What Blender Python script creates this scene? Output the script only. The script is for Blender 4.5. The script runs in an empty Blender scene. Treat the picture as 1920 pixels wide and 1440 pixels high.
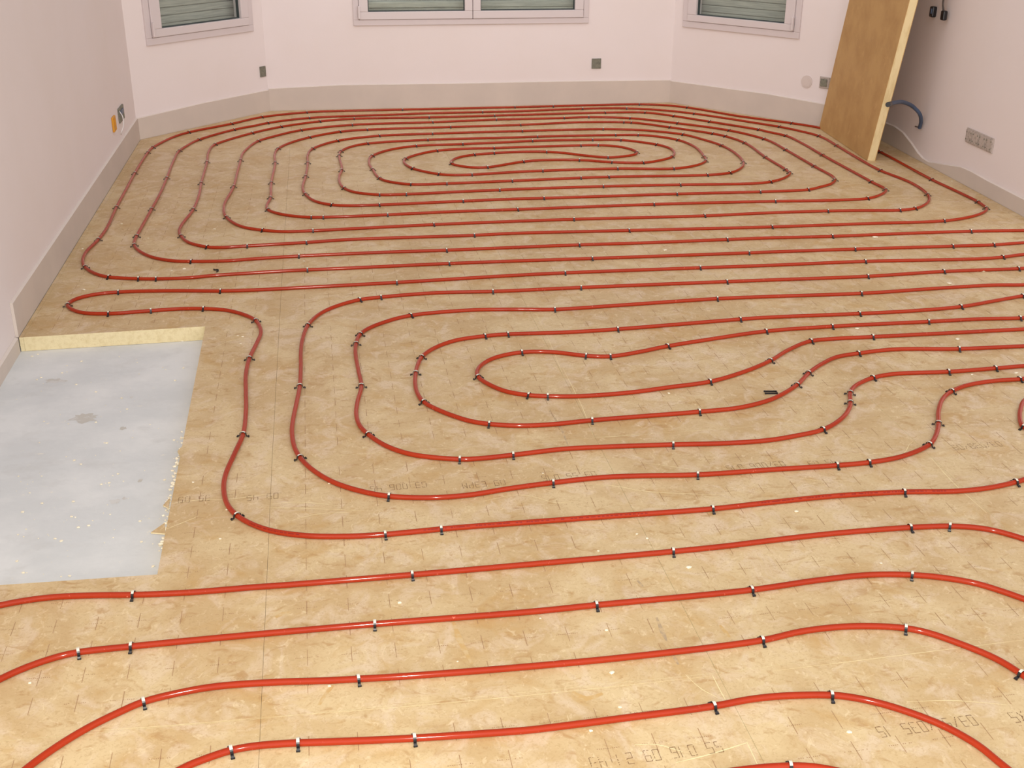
import bpy, bmesh, math, random
from mathutils import Vector, Matrix
import numpy as np
random.seed(7)
S = bpy.context.scene
C = S.collection

# ------------------------------------------------------------------ camera, exposure, world, light
H = 1.6                       # camera height above the insulation boards
F, PITCH, ROLL, KD = 2177.0, 0.4111, -0.005, -0.0274
def cam_axes():
    fw = np.array([0, math.cos(PITCH), -math.sin(PITCH)]); r0 = np.array([1.0, 0, 0]); d0 = np.cross(fw, r0)
    return math.cos(ROLL)*r0 + math.sin(ROLL)*d0, -math.sin(ROLL)*r0 + math.cos(ROLL)*d0, fw
AR, AD, AF = cam_axes()
cd = bpy.data.cameras.new('camera'); cam = bpy.data.objects.new('camera', cd); C.objects.link(cam)
cd.sensor_width = 36; cd.lens = 36*F/1920; cd.clip_start = 0.05; cd.clip_end = 60
m = Matrix.Identity(4)
for i in range(3):
    m[i][0] = AR[i]; m[i][1] = -AD[i]; m[i][2] = -AF[i]
m[2][3] = H
cam.matrix_world = m
S.camera = cam
S.view_settings.view_transform = 'Standard'; S.view_settings.look = 'None'
S.view_settings.gamma = 1; S.view_settings.use_curve_mapping = False
S.view_settings.exposure = 0.26

w = bpy.data.worlds.new('world'); S.world = w; w.use_nodes = True
wn, wl_ = w.node_tree.nodes, w.node_tree.links      # soft room light, stronger from the open room behind the camera
wn['Background'].inputs[0].default_value = (1.0, 0.94, 0.94, 1)
wtc = wn.new('ShaderNodeTexCoord'); wsp = wn.new('ShaderNodeSeparateXYZ'); wmr = wn.new('ShaderNodeMapRange')
wl_.new(wtc.outputs['Generated'], wsp.inputs[0]); wl_.new(wsp.outputs['Y'], wmr.inputs['Value'])
wmr.inputs['From Min'].default_value = 0.2; wmr.inputs['From Max'].default_value = -1.0
wmr.inputs['To Min'].default_value = 0.30; wmr.inputs['To Max'].default_value = 1.78
wl_.new(wmr.outputs['Result'], wn['Background'].inputs[1])

fl = bpy.data.lights.new('camera_flash', 'POINT'); fo = bpy.data.objects.new('camera_flash', fl); C.objects.link(fo)
fl.energy = 178; fl.color = (1.0, 1.0, 0.90); fl.shadow_soft_size = 0.012
fo.location = (0.03, 0.0, H + 0.07)

# ------------------------------------------------------------------ helpers
def ray(px, py):
    u, v = (px-960)/F, (py-720)/F
    return AF + AR*u + AD*v
def at(px, py, z=0.0):        # where the sight line of a photo point meets the level z
    d = ray(px, py); t = (z-H)/d[2]
    return Vector((d[0]*t, d[1]*t, z))
def lens(x, y):               # the photo's lens bends the regular board grid a little
    q = np.array([x, y, -H]); z = q@AF; u, v = q@AR/z*F, q@AD/z*F
    k = 1+KD*min((u*u+v*v)*1e-6, 1.6)
    return at(960+u*k, 720+v*k, 0)
def s2l(c): return c/12.92 if c <= 0.04045 else ((c+0.055)/1.055)**2.4
def rgb(r, g, b): return (s2l(r/255), s2l(g/255), s2l(b/255), 1)

def mat(name, col, rough=0.6, spec=0.4, metal=0.0, var=None, scale=3.0, bump=0.0, bscale=60, coat=0.0, alpha=None):
    M = bpy.data.materials.new(name); M.use_nodes = True
    n = M.node_tree.nodes; L = M.node_tree.links; b = n['Principled BSDF']
    b.inputs['Base Color'].default_value = col; b.inputs['Roughness'].default_value = rough
    b.inputs['Specular IOR Level'].default_value = spec; b.inputs['Metallic'].default_value = metal
    b.inputs['Coat Weight'].default_value = coat; b.inputs['Coat Roughness'].default_value = 0.08
    tc = n.new('ShaderNodeTexCoord')
    if var:
        prev = None
        for i, (c2, lo, hi, sc, det, amt, st) in enumerate(var):
            mp = n.new('ShaderNodeMapping'); mp.inputs['Scale'].default_value = st; mp.inputs['Location'].default_value = (3.1*i, 1.7*i, 0)
            L.new(tc.outputs['Object'], mp.inputs['Vector'])
            t = n.new('ShaderNodeTexNoise'); t.inputs['Scale'].default_value = sc; t.inputs['Detail'].default_value = det; t.inputs['Roughness'].default_value = 0.62
            L.new(mp.outputs['Vector'], t.inputs['Vector'])
            mr = n.new('ShaderNodeMapRange'); mr.inputs['From Min'].default_value = lo; mr.inputs['From Max'].default_value = hi
            mr.inputs['To Min'].default_value = 0; mr.inputs['To Max'].default_value = amt
            L.new(t.outputs['Fac'], mr.inputs['Value'])
            mx = n.new('ShaderNodeMix'); mx.data_type = 'RGBA'
            L.new(mr.outputs['Result'], mx.inputs['Factor'])
            if prev: L.new(prev, mx.inputs['A'])
            else: mx.inputs['A'].default_value = col
            mx.inputs['B'].default_value = c2; prev = mx.outputs['Result']
        L.new(prev, b.inputs['Base Color'])
    if bump:
        t = n.new('ShaderNodeTexNoise'); t.inputs['Scale'].default_value = bscale; t.inputs['Detail'].default_value = 4
        L.new(tc.outputs['Object'], t.inputs['Vector'])
        bp = n.new('ShaderNodeBump'); bp.inputs['Strength'].default_value = bump; bp.inputs['Distance'].default_value = 0.004
        L.new(t.outputs['Fac'], bp.inputs['Height']); L.new(bp.outputs['Normal'], b.inputs['Normal'])
    return M
I3 = (1, 1, 1)
M_board = mat('board_facing', rgb(197, 169, 125), 0.45, 0.3, var=[
    (rgb(216, 194, 152), 0.42, 0.60, 2.6, 6, 0.8, (1, 1, 1)),
    (rgb(192, 154, 96), 0.52, 0.68, 6.0, 8, 0.6, (1, 1.2, 1)),
    (rgb(222, 202, 176), 0.50, 0.64, 9.0, 9, 0.55, (1.2, 1, 1)),
    (rgb(172, 130, 78), 0.56, 0.68, 17.0, 8, 0.55, (1, 1.5, 1)),
    (rgb(230, 210, 172), 0.58, 0.66, 34.0, 8, 0.5, (1.3, 1, 1)),
    (rgb(176, 144, 100), 0.52, 0.66, 120.0, 3, 0.4, (1, 1, 1))], bump=0.12, bscale=25)
for nd in M_board.node_tree.nodes:
    if nd.type == 'TEX_NOISE': nd.inputs['Distortion'].default_value = 1.1
M_foam = mat('cream_foam', rgb(226, 212, 172), 0.9, 0.1, var=[(rgb(205, 186, 140), 0.45, 0.7, 60, 5, 0.6, I3)], bump=0.4, bscale=180)
M_ink = mat('print_ink', rgb(168, 132, 98), 0.6, 0.2)
M_ink2 = mat('print_text_ink', rgb(120, 88, 62), 0.6, 0.2)
M_crease = mat('pale_crease', rgb(234, 218, 172), 0.5, 0.3)
M_slab = mat('concrete', rgb(208, 211, 212), 0.85, 0.2, var=[
    (rgb(222, 224, 224), 0.42, 0.62, 3.0, 9, 0.9, (1, 1.1, 1)),
    (rgb(196, 197, 196), 0.56, 0.74, 7, 9, 0.6, (1, 1.3, 1)),
    (rgb(232, 228, 216), 0.68, 0.76, 26, 3, 0.8, (1, 1.2, 1))], bump=0.25, bscale=40)
M_wall = mat('wall_paint', rgb(233, 223, 222), 0.75, 0.25, var=[(rgb(229, 218, 214), 0.4, 0.7, 1.4, 4, 0.6, I3)], bump=0.08, bscale=60)
M_strip = mat('edge_strip', rgb(204, 192, 182), 0.8, 0.2, var=[(rgb(212, 199, 188), 0.4, 0.65, 3, 4, 0.7, I3)])
M_strip_hi = mat('strip_top_highlight', rgb(222, 211, 202), 0.7, 0.3)  # top face of the edge strips, highlight put into a paler colour
M_pvc = mat('white_pvc', rgb(214, 204, 204), 0.35, 0.4)
M_pvc2 = mat('white_pvc_trim', rgb(213, 202, 202), 0.45, 0.3)
M_seal = mat('grey_seal', rgb(70, 78, 78), 0.7, 0.2)
M_shut = mat('shutter_slat', rgb(188, 187, 176), 0.6, 0.3, var=[(rgb(148, 150, 142), 0.4, 0.65, 9, 6, 0.8, (.6, .6, 14))])
M_pipe = mat('red_pipe', rgb(164, 50, 21), 0.10, 0.28, var=[(rgb(148, 40, 18), 0.45, 0.7, 4, 3, 0.5, I3), (rgb(216, 120, 96), 0.68, 0.74, 70, 4, 0.7, I3)])
M_black = mat('black_plastic', rgb(24, 22, 26), 0.35, 0.5)
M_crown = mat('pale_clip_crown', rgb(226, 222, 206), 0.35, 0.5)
M_panel = mat('brown_board_face', rgb(196, 157, 102), 0.6, 0.25, var=[
    (rgb(176, 136, 84), 0.42, 0.66, 5, 6, 0.7, I3), (rgb(205, 166, 112), 0.58, 0.7, 14, 5, 0.5, I3)])
M_edge = mat('cream_foam_edge', rgb(232, 214, 168), 0.8, 0.2, var=[(rgb(214, 190, 138), 0.45, 0.65, 30, 4, 0.7, (1, 1, 0.2))])
M_box = mat('grey_box', rgb(132, 130, 116), 0.6, 0.3, var=[(rgb(104, 102, 92), 0.45, 0.65, 60, 3, 0.8, I3)])
M_boxl = mat('pale_plate', rgb(188, 176, 168), 0.6, 0.3, var=[(rgb(150, 138, 130), 0.5, 0.62, 70, 4, 0.8, I3)])
M_round = mat('round_cap', rgb(214, 201, 196), 0.6, 0.3)
M_orange = mat('orange_plastic', rgb(214, 150, 40), 0.5, 0.4)
M_white = mat('white_cable', rgb(226, 222, 220), 0.5, 0.4)
M_blue = mat('blue_grey_conduit', rgb(66, 82, 108), 0.35, 0.5)
M_cable = mat('dark_cable', rgb(90, 80, 76), 0.5, 0.4)
M_crumb = mat('pale_crumb', rgb(238, 228, 204), 0.8, 0.2)
M_glass = bpy.data.materials.new('window_glass'); M_glass.use_nodes = True
gn, gl = M_glass.node_tree.nodes, M_glass.node_tree.links; gn.remove(gn['Principled BSDF'])
tr = gn.new('ShaderNodeBsdfTransparent'); tr.inputs[0].default_value = (0.94, 0.97, 0.96, 1); gs = gn.new('ShaderNodeBsdfGlossy'); gs.inputs['Roughness'].default_value = 0.03
mxs = gn.new('ShaderNodeMixShader')
mxs.inputs[0].default_value = 0.06; gl.new(tr.outputs[0], mxs.inputs[1]); gl.new(gs.outputs[0], mxs.inputs[2]); gl.new(mxs.outputs[0], gn['Material Output'].inputs['Surface'])

def obj(name, bm, mats, parent=None, smooth=False, loc=None):
    me = bpy.data.meshes.new(name); bm.normal_update(); bm.to_mesh(me); bm.free()
    for k in (mats if isinstance(mats, (list, tuple)) else [mats]): me.materials.append(k)
    if smooth:
        for p in me.polygons: p.use_smooth = True
    o = bpy.data.objects.new(name, me); C.objects.link(o)
    if loc is not None: o.location = loc
    if parent: o.parent = parent
    return o
def tag(o, label=None, cat=None, group=None, kind=None):
    if label: o['label'] = label
    if cat: o['category'] = cat
    if group: o['group'] = group
    if kind: o['kind'] = kind
    return o
def empty(name, loc, rotz=0):
    o = bpy.data.objects.new(name, None); C.objects.link(o); o.location = loc; o.rotation_euler = (0, 0, rotz); o.empty_display_size = 0.05
    return o
def add_box(bm, c, d, mi=0, M=None, bev=0.0):
    r = bmesh.ops.create_cube(bm, size=1.0)
    for v in r['verts']: v.co = Vector((v.co.x*d[0]+c[0], v.co.y*d[1]+c[1], v.co.z*d[2]+c[2]))
    fs = {f for v in r['verts'] for f in v.link_faces}
    if bev:
        es = {e for v in r['verts'] for e in v.link_edges}
        rr = bmesh.ops.bevel(bm, geom=list(es), offset=bev, segments=2, affect='EDGES', profile=0.5)
        fs = set(rr['faces']) | {f for f in fs if f.is_valid}
        vs = {v for f in fs for v in f.verts}
    else: vs = set(r['verts'])
    if M:
        for v in vs: v.co = M @ v.co
    for f in fs: f.material_index = mi
def prism(bm, poly, z0, z1, mi_top=0, mi_side=0):
    if len(poly) < 3: return
    a = [bm.verts.new((p[0], p[1], z0)) for p in poly]; b_ = [bm.verts.new((p[0], p[1], z1)) for p in poly]
    area = sum(poly[i][0]*poly[(i+1) % len(poly)][1]-poly[(i+1) % len(poly)][0]*poly[i][1] for i in range(len(poly)))
    if abs(area) < 1e-6: return
    t = bm.faces.new(b_ if area > 0 else b_[::-1]); t.material_index = mi_top
    u = bm.faces.new(a[::-1] if area > 0 else a); u.material_index = mi_side
    n = len(poly)
    for i in range(n):
        q = [a[i], a[(i+1) % n], b_[(i+1) % n], b_[i]]
        f = bm.faces.new(q if area > 0 else q[::-1]); f.material_index = mi_side
def catmull(P, step):
    out = []; n = len(P)
    for i in range(n-1):
        p0 = P[max(i-1, 0)]; p1 = P[i]; p2 = P[i+1]; p3 = P[min(i+2, n-1)]
        # centripetal parametrisation keeps uneven spacing from overshooting
        t01 = max((p1-p0).length, 1e-4)**0.5; t12 = max((p2-p1).length, 1e-4)**0.5; t23 = max((p3-p2).length, 1e-4)**0.5
        m1 = (p2-p1) + t12*((p1-p0)/t01 - (p2-p0)/(t01+t12)) if i > 0 else (p2-p1)
        m2 = (p2-p1) + t12*((p3-p2)/t23 - (p3-p1)/(t12+t23)) if i < n-2 else (p2-p1)
        k = max(1, int(math.ceil((p2-p1).length/step)))
        for j in range(k):
            t = j/k
            out.append((2*t**3-3*t*t+1)*p1 + (t**3-2*t*t+t)*m1 + (-2*t**3+3*t*t)*p2 + (t**3-t*t)*m2)
    out.append(P[-1].copy())
    return out
def tube(bm, pts, r, seg=10, caps=True):
    rings = []; N = len(pts); up = Vector((0, 0, 1)); prev = None
    for i, p in enumerate(pts):
        t = (pts[min(i+1, N-1)]-pts[max(i-1, 0)]).normalized()
        if prev is None:
            a = t.cross(up)
            if a.length < 0.1: a = t.cross(Vector((1, 0, 0)))
        else: a = prev - t*prev.dot(t)
        a.normalize(); prev = a; b_ = a.cross(t)
        rr = r(i) if callable(r) else r
        rings.append([bm.verts.new(p + (a*math.cos(2*math.pi*k/seg)+b_*math.sin(2*math.pi*k/seg))*rr) for k in range(seg)])
    for i in range(N-1):
        for k in range(seg):
            bm.faces.new([rings[i][k], rings[i+1][k], rings[i+1][(k+1) % seg], rings[i][(k+1) % seg]])
    if caps: bm.faces.new(rings[0]); bm.faces.new(rings[-1][::-1])
    bmesh.ops.recalc_face_normals(bm, faces=bm.faces)
    return rings

# ------------------------------------------------------------------ room shell
ZS = -0.057                      # top of the concrete slab, below the boards
TOP = 2.7
pL0 = at(52, 605); pL1 = at(263, 262)          # foot of the left wall
pC0 = at(507, 208); pC1 = at(1255, 192)        # foot of the middle bay wall
pR0 = at(1632, 252); pR1 = at(1948, 422)       # foot of the right wall
dL = (pL0-pL1).normalized()
pLf = pL1 + dL*9.2                              # left wall runs on past the camera
rowdir = Vector((math.cos(0.166), math.sin(0.166), 0))
pRf = pR1 + rowdir*3.2                          # the room widens to the right
walls = {}
def wall_frame(a, b):
    x = (b-a).normalized(); n = Vector((x.y, -x.x, 0))   # n towards the room when a->b runs left to right
    return a, x, n
def on_wall(fr, px, py, off=0.0):               # photo point -> (distance along, height)
    a, x, n = fr; d = Vector(ray(px, py)); o = Vector((0, 0, H)); a2 = a + n*off
    t = (a2-o).dot(n)/d.dot(n); p = o+d*t
    return ((p-a).dot(x), p.z)
TH = 0.012                                       # edge strip thickness: the wall face is that far behind the floor line
def wall(name, a, b, hole=None, thick=0.22, lo=0, hi=0, label=None):
    fr = wall_frame(a, b); Lw = (b-a).length
    M = Matrix(((fr[1].x, -fr[2].x, 0, a.x), (fr[1].y, -fr[2].y, 0, a.y), (0, 0, 1, 0), (0, 0, 0, 1)))
    bm = bmesh.new(); y0, y1 = TH, TH+thick
    def blk(s0, s1, z0, z1): add_box(bm, ((s0+s1)/2, (y0+y1)/2, (z0+z1)/2), (s1-s0, y1-y0, z1-z0), 0, M)
    A, B = -lo, Lw+hi
    if hole:
        h0, h1, g0, g1 = hole
        blk(A, B, ZS, g0); blk(A, h0, g0, g1); blk(h1, B, g0, g1); blk(A, B, g1, TOP)
    else: blk(A, B, ZS, TOP)
    o = obj(name, bm, M_wall); tag(o, kind='structure'); return fr, M

# frames of every wall, used to place what hangs on them
frL = wall_frame(pLf, pL1); frBL = wall_frame(pL1, pC0); frC = wall_frame(pC0, pC1)
frBR = wall_frame(pC1, pR0); frR = wall_frame(pR0, pR1)
def span(fr, pts):
    q = [on_wall(fr, x, y, -TH) for x, y in pts]; return q
wl = span(frBL, [(274, 84), (474, 60)]); wc = span(frC, [(663, 48), (1103, 43)]); wr = span(frBR, [(1281, 49), (1499, 74)])
hole_l = (wl[0][0], wl[1][0], (wl[0][1]+wl[1][1])/2, 2.05)
hole_c = (wc[0][0], wc[1][0], (wc[0][1]+wc[1][1])/2, 2.05)
hole_r = (wr[0][0], wr[1][0], (wr[0][1]+wr[1][1])/2, 2.05)
print('holes', hole_l, hole_c, hole_r)
wall('wall_left', pLf, pL1, hi=0.2, thick=0.2)
_, MBL = wall('wall_back_left', pL1, pC0, hole_l, lo=0.01, hi=0.05)
_, MC = wall('wall_back', pC0, pC1, hole_c, lo=0.05, hi=0.05)
_, MBR = wall('wall_back_right', pC1, pR0, hole_r, lo=0.05, hi=0.15)
wall('wall_right', pR0, pR1, lo=0.0)
wall('wall_right_return', pR1 + frR[2]*-TH, pRf, lo=-0.19)

# slab
bm = bmesh.new()
add_box(bm, (0.8, 5.0, ZS-0.06), (12.5, 13.0, 0.12), 0)
floor_o = tag(obj('floor', bm, M_slab), kind='structure')
M_stain = mat('dirt_stain', rgb(194, 191, 184), 0.8, 0.2, var=[(rgb(208, 208, 206), 0.45, 0.6, 30, 5, 1.0, I3)])
for cx, cy, sx, sy in ((158, 783, .055, .022), (103, 714, .045, .012), (263, 901, .008, .006), (233, 935, .008, .005), (215, 941, .018, .008), (230, 804, .012, .008), (247, 745, .006, .006)):
    bm = bmesh.new(); p = at(cx, cy, ZS); vs = []
    for k in range(22):
        t_ = 2*math.pi*k/22; q = random.uniform(.55, 1.15); vs.append(bm.verts.new((p.x+sx*q*math.cos(t_), p.y+sy*q*math.sin(t_)*2, ZS+.0004)))
    bm.faces.new(vs); obj('stain', bm, M_stain, floor_o)

# edge strips standing along the foot of the walls
def strip(name, fr, prof, label, side_off=0.0):
    # prof: list of (s, z_top); front face on the floor line, back against the wall
    a, x, n = fr; bm = bmesh.new(); R_ = []
    for s, zt, zb in prof:
        f = a + x*s; k = f - n*(TH-0.0005)
        R_.append([bm.verts.new((f.x, f.y, zb)), bm.verts.new((f.x, f.y, zt)), bm.verts.new((k.x, k.y, zt+0.004)), bm.verts.new((k.x, k.y, zb))])
    for i in range(len(R_)-1):
        for k in range(4):
            f = bm.faces.new([R_[i][k], R_[i+1][k], R_[i+1][(k+1) % 4], R_[i][(k+1) % 4]])
            f.material_index = 1 if k == 1 else 0
    bm.faces.new(R_[0]); bm.faces.new(R_[-1][::-1]); bmesh.ops.recalc_face_normals(bm, faces=bm.faces)
    o = obj(name, bm, [M_strip, M_strip_hi]); tag(o, kind='structure'); return o
def sz(fr, px, py):
    s, z = on_wall(fr, px, py); return s, z
LL = (pL1-pLf).length
sE, zE = sz(frL, 37, 550); sN, zN = sz(frL, 258, 222)
print('strip left', sE, zE, sN, zN, LL)
sC = (at(45, 632)-pLf).dot(frL[1])
strip('baseboard_left', frL, [(sC, zE, 0.0), (LL-0.005, zN, 0.0)], '')
strip('baseboard_left_low', frL, [(0, 0.0, ZS), (sC-0.01, 0.0, ZS)], '')
def prof(fr, pts, L_=None): return [(s, z, 0.0) for s, z in (sz(fr, *p) for p in pts)]
p = prof(frBL, [(262, 222), (380, 194), (500, 170)]); p[0] = (0.0, p[0][1], 0); p[-1] = ((pC0-pL1).length, p[-1][1], 0); print(p)
strip('baseboard_back_left', frBL, p, '')
p = prof(frC, [(509, 167), (640, 160), (860, 157), (1060, 153), (1250, 151)]); p[0] = (0.0, p[0][1], 0); p[-1] = ((pC1-pC0).length, p[-1][1], 0); print(p)
strip('baseboard_back', frC, p, '')
p = prof(frBR, [(1256, 152), (1440, 177), (1545, 196)]); p[0] = (0.0, p[0][1], 0); p.append(((pR0-pC1).length, p[-1][1], 0)); print(p)
strip('baseboard_back_right', frBR, p, '')
p = prof(frR, [(1660, 231), (1676, 237), (1692, 249), (1707, 268), (1720, 287), (1729, 297), (1740, 304), (1770, 309), (1802, 314), (1820, 322), (1850, 339), (1920, 375)])
p = [(0.0, p[0][1], 0)] + p + [((pR1-pR0).length, p[-1][1], 0)]; print(p)
strip('baseboard_right', frR, p, '')

# ------------------------------------------------------------------ windows
def window(num, M, hole, glass, label, mull=False):
    s0, s1, z0, z1 = hole; root = empty('window_%d' % num, M @ Vector(((s0+s1)/2, TH, z0))); tag(root, kind='structure')
    rl = root.matrix_world = Matrix.Translation(M @ Vector(((s0+s1)/2, TH, z0)))
    Mi = Matrix.Translation(-(M @ Vector(((s0+s1)/2, TH, z0)))) @ M
    def bx(bm, a0, a1, y0, y1, c0, c1, mi=0, bev=0.0): add_box(bm, ((a0+a1)/2, (y0+y1)/2, (c0+c1)/2), (a1-a0, y1-y0, c1-c0), mi, Mi, bev)
    fw = glass[3]     # fixed frame width seen
    bm = bmesh.new()
    for (a0, a1, c0, c1) in ((s0, s1, z0, z0+fw), (s0, s1, z1-fw, z1), (s0, s0+fw, z0+fw, z1-fw), (s1-fw, s1, z0+fw, z1-fw)):
        bx(bm, a0, a1, TH-0.014, TH+0.09, c0, c1, 0, 0.003)
    obj('window_frame', bm, M_pvc2, root)
    cells = glass[0]; gz = glass[1]
    for (g0, g1, o0, o1) in cells:
        bm = bmesh.new(); zz0, zz1 = z0+fw+0.002, z1-fw-0.002
        for (a0, a1, c0, c1) in ((o0, o1, zz0, gz), (o0, o1, z1-0.11, zz1), (o0, g0, gz, z1-0.11), (g1, o1, gz, z1-0.11)):
            bx(bm, a0, a1, TH-0.022, TH+0.05, c0, c1, 0, 0.004)
        sash = obj('sash', bm, M_pvc, root)
        bm = bmesh.new()
        t = 0.006
        for (a0, a1, c0, c1) in ((g0, g1, gz, gz+t), (g0, g0+t, gz+t, z1-0.12), (g1-t, g1, gz+t, z1-0.12)):
            bx(bm, a0, a1, TH+0.0, TH+0.02, c0, c1)
        obj('glazing_seal', bm, M_seal, sash)
        bm = bmesh.new(); bx(bm, g0, g1, TH+0.012, TH+0.018, gz, z1-0.11)
        obj('glass_pane', bm, M_glass, sash)
    bm = bmesh.new()
    bx(bm, s0+0.02, s1-0.02, TH+0.126, TH+0.13, z0, z1)  # backing sheet added behind the slats to block world light at the gaps
    z = z0+0.01
    while z < z1:
        bx(bm, s0+0.02, s1-0.02, TH+0.115, TH+0.125, z, z+0.046, 0, 0.004); z += 0.05
    obj('roller_shutter', bm, M_shut, root)
    # hinge at the lower outer corner, handle at the middle
    bm = bmesh.new(); hs = s0+fw+0.004 if num != 3 else s1-fw-0.004
    bx(bm, hs-0.008, hs+0.008, TH-0.04, TH-0.022, z0+fw+0.01, z0+fw+0.10, 0, 0.003)
    obj('hinge', bm, M_pvc, root)
    return root
def cellspec(fr, px0, px1, y):   # glass edges in photo columns
    return span(fr, [(px0, y)])[0][0], span(fr, [(px1, y)])[0][0]
g = cellspec(frBL, 299, 450, 45); gz = (span(frBL, [(299, 54)])[0][1]+span(frBL, [(450, 33)])[0][1])/2
window(1, MBL, hole_l, ([(g[0], g[1], hole_l[0]+0.047, hole_l[1]-0.047)], gz, None, 0.045), '')
g1 = cellspec(frC, 690, 871, 21); g2 = cellspec(frC, 901, 1077, 20); mid = (g1[1]+g2[0])/2
gz = span(frC, [(780, 21)])[0][1]
window(2, MC, hole_c, ([(g1[0], g1[1], hole_c[0]+0.042, mid-0.0015), (g2[0], g2[1], mid+0.0015, hole_c[1]-0.042)], gz, None, 0.04), '')
g = cellspec(frBR, 1307, 1474, 35); gz = (span(frBR, [(1307, 27)])[0][1]+span(frBR, [(1474, 45)])[0][1])/2
window(3, MBR, hole_r, ([(g[0], g[1], hole_r[0]+0.047, hole_r[1]-0.047)], gz, None, 0.045), '')

# ------------------------------------------------------------------ insulation boards with their printed grid
PHI, SP, O1 = 0.166, 0.0622*H, (-0.3066*H, 1.4491*H)
def gxy(i, j):                   # grid position in crosses (i to the right, j towards the camera) -> true floor metres
    return (O1[0]+SP*(i*math.cos(PHI)+j*math.sin(PHI)), O1[1]+SP*(i*math.sin(PHI)-j*math.cos(PHI)))
def gp(i, j): v = lens(*gxy(i, j)); return (v.x, v.y)
def clip(poly, p, nrm):          # keep the side the normal points to
    out = []; n = len(poly)
    for k in range(n):
        a, b_ = poly[k], poly[(k+1) % n]
        da = (a[0]-p[0])*nrm[0]+(a[1]-p[1])*nrm[1]; db = (b_[0]-p[0])*nrm[0]+(b_[1]-p[1])*nrm[1]
        if da >= 0: out.append(a)
        if (da >= 0) != (db >= 0):
            t = da/(da-db); out.append((a[0]+(b_[0]-a[0])*t, a[1]+(b_[1]-a[1])*t))
    return out
def inside(poly, q):
    s = None; n = len(poly)
    for k in range(n):
        a, b_ = poly[k], poly[(k+1) % n]; c = (b_[0]-a[0])*(q[1]-a[1])-(b_[1]-a[1])*(q[0]-a[0])
        if s is None: s = c > 0
        elif (c > 0) != s: return False
    return n > 2
half = [(fr[0], fr[2]) for fr in (frL, frBL, frC, frBR)]
half = [((p+n*0.0015), n) for p, n in half]
ct0 = at(45, 632.5); ct1 = at(385, 612); cb0 = at(0, 1097); cb1 = at(295, 1077)    # the opening cut in the boards
def left_normal(a, b_): d = b_-a; return Vector((-d.y, d.x, 0)).normalized()
nT = left_normal(ct0, ct1)       # pointing away from the camera
nB = -left_normal(cb0, cb1)      # pointing to the camera
nE = Vector((ct1.y-cb1.y, -(ct1.x-cb1.x), 0)).normalized()   # pointing right
if nE.x < 0: nE = -nE
retn = -left_normal(pR1, pRf)    # towards the camera
def pieces(poly):
    for p, n in half: poly = clip(poly, p, n)
    if len(poly) < 3: return []
    out = []
    near = clip(poly, pR1+retn*(-TH), retn); far = clip(poly, pR1+retn*(-TH), -retn)
    far = clip(far, frR[0]+frR[2]*0.0015, frR[2]) if len(far) > 2 else []
    for q in (near, far):
        if len(q) < 3: continue
        a = clip(q, ct0, nT)
        c = clip(q, ct0, -nT)
        bq = clip(c, cb0, nB) if len(c) > 2 else []
        mq = clip(c, cb0, -nB) if len(c) > 2 else []
        mq = clip(mq, ct1, nE) if len(mq) > 2 else []
        out += [x for x in (a, bq, mq) if len(x) > 2]
    return out
ins = empty('insulation_flooring', at(700, 900)); org = ins.location.copy()
tag(ins, 'tan printed insulation boards covering the floor beneath the red pipes', 'insulation')
def quad(bm, i0, j0, i1, j1, wd, mi, z=0.0004):      # a printed stroke between two grid positions
    a = Vector((*gp(i0, j0), 0)); b_ = Vector((*gp(i1, j1), 0)); d = (b_-a); n = Vector((-d.y, d.x, 0)).normalized()*wd/2
    f = bm.faces.new([bm.verts.new((p.x-org.x, p.y-org.y, z)) for p in (a-n, b_-n, b_+n, a+n)])
    if f.normal.z < 0: pass
    f.material_index = mi
nb = 0
for bi in range(-3, 6):
    for bj in range(-7, 2):
        e = 0.004
        i0, i1 = -1+10*bi+e, 9+10*bi-e; j0, j1 = 4-12*(1-bj)+12+e, 4+12*bj+12-12-e
        j0, j1 = 4+12*(bj-1)+e, 4+12*bj-e
        cell = [gp(i0, j1), gp(i1, j1), gp(i1, j0), gp(i0, j0)]
        cx = sum(p[0] for p in cell)/4; cy = sum(p[1] for p in cell)/4
        if cy < 0.6 or cy > 10 or abs(cx) > 2.6+0.62*cy: continue
        ps = pieces(cell)
        if not ps: continue
        bm = bmesh.new()
        for q in ps: prism(bm, [(x-org.x, y-org.y) for x, y in q], ZS+0.001, 0.0, 0, 1)
        if not bm.faces: bm.free(); continue
        if cy < 6.3:
            for ci in range(10*bi, 9+10*bi):
                for cj in range(4+12*(bj-1)+1, 4+12*bj):
                    g0 = gp(ci, cj)
                    if not any(inside(q, g0) for q in ps): continue
                    if not any(inside(q, gp(ci, cj-0.3)) for q in ps) or not any(inside(q, gp(ci, cj+0.3)) for q in ps): continue
                    if not any(inside(q, gp(ci-0.3, cj)) for q in ps) or not any(inside(q, gp(ci+0.3, cj)) for q in ps): continue
                    rr = random.random()
                    if rr < 0.08: continue
                    ln = 0.27 + 0.03*random.random(); wd = 0.0011 + 0.0006*random.random()
                    quad(bm, ci, cj-ln, ci, cj+ln, wd, 2)
                    if cy < 4.4 and rr < 0.85:
                        for k in range(12):
                            if random.random() < 0.25: continue
                            a = -0.27 + 0.54*k/12
                            quad(bm, ci+a, cj+random.uniform(-.01, .01), ci+a+0.022, cj, 0.0022, 2)
        obj('board', bm, [M_board, M_foam, M_ink], ins); nb += 1
print('boards', nb)

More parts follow.
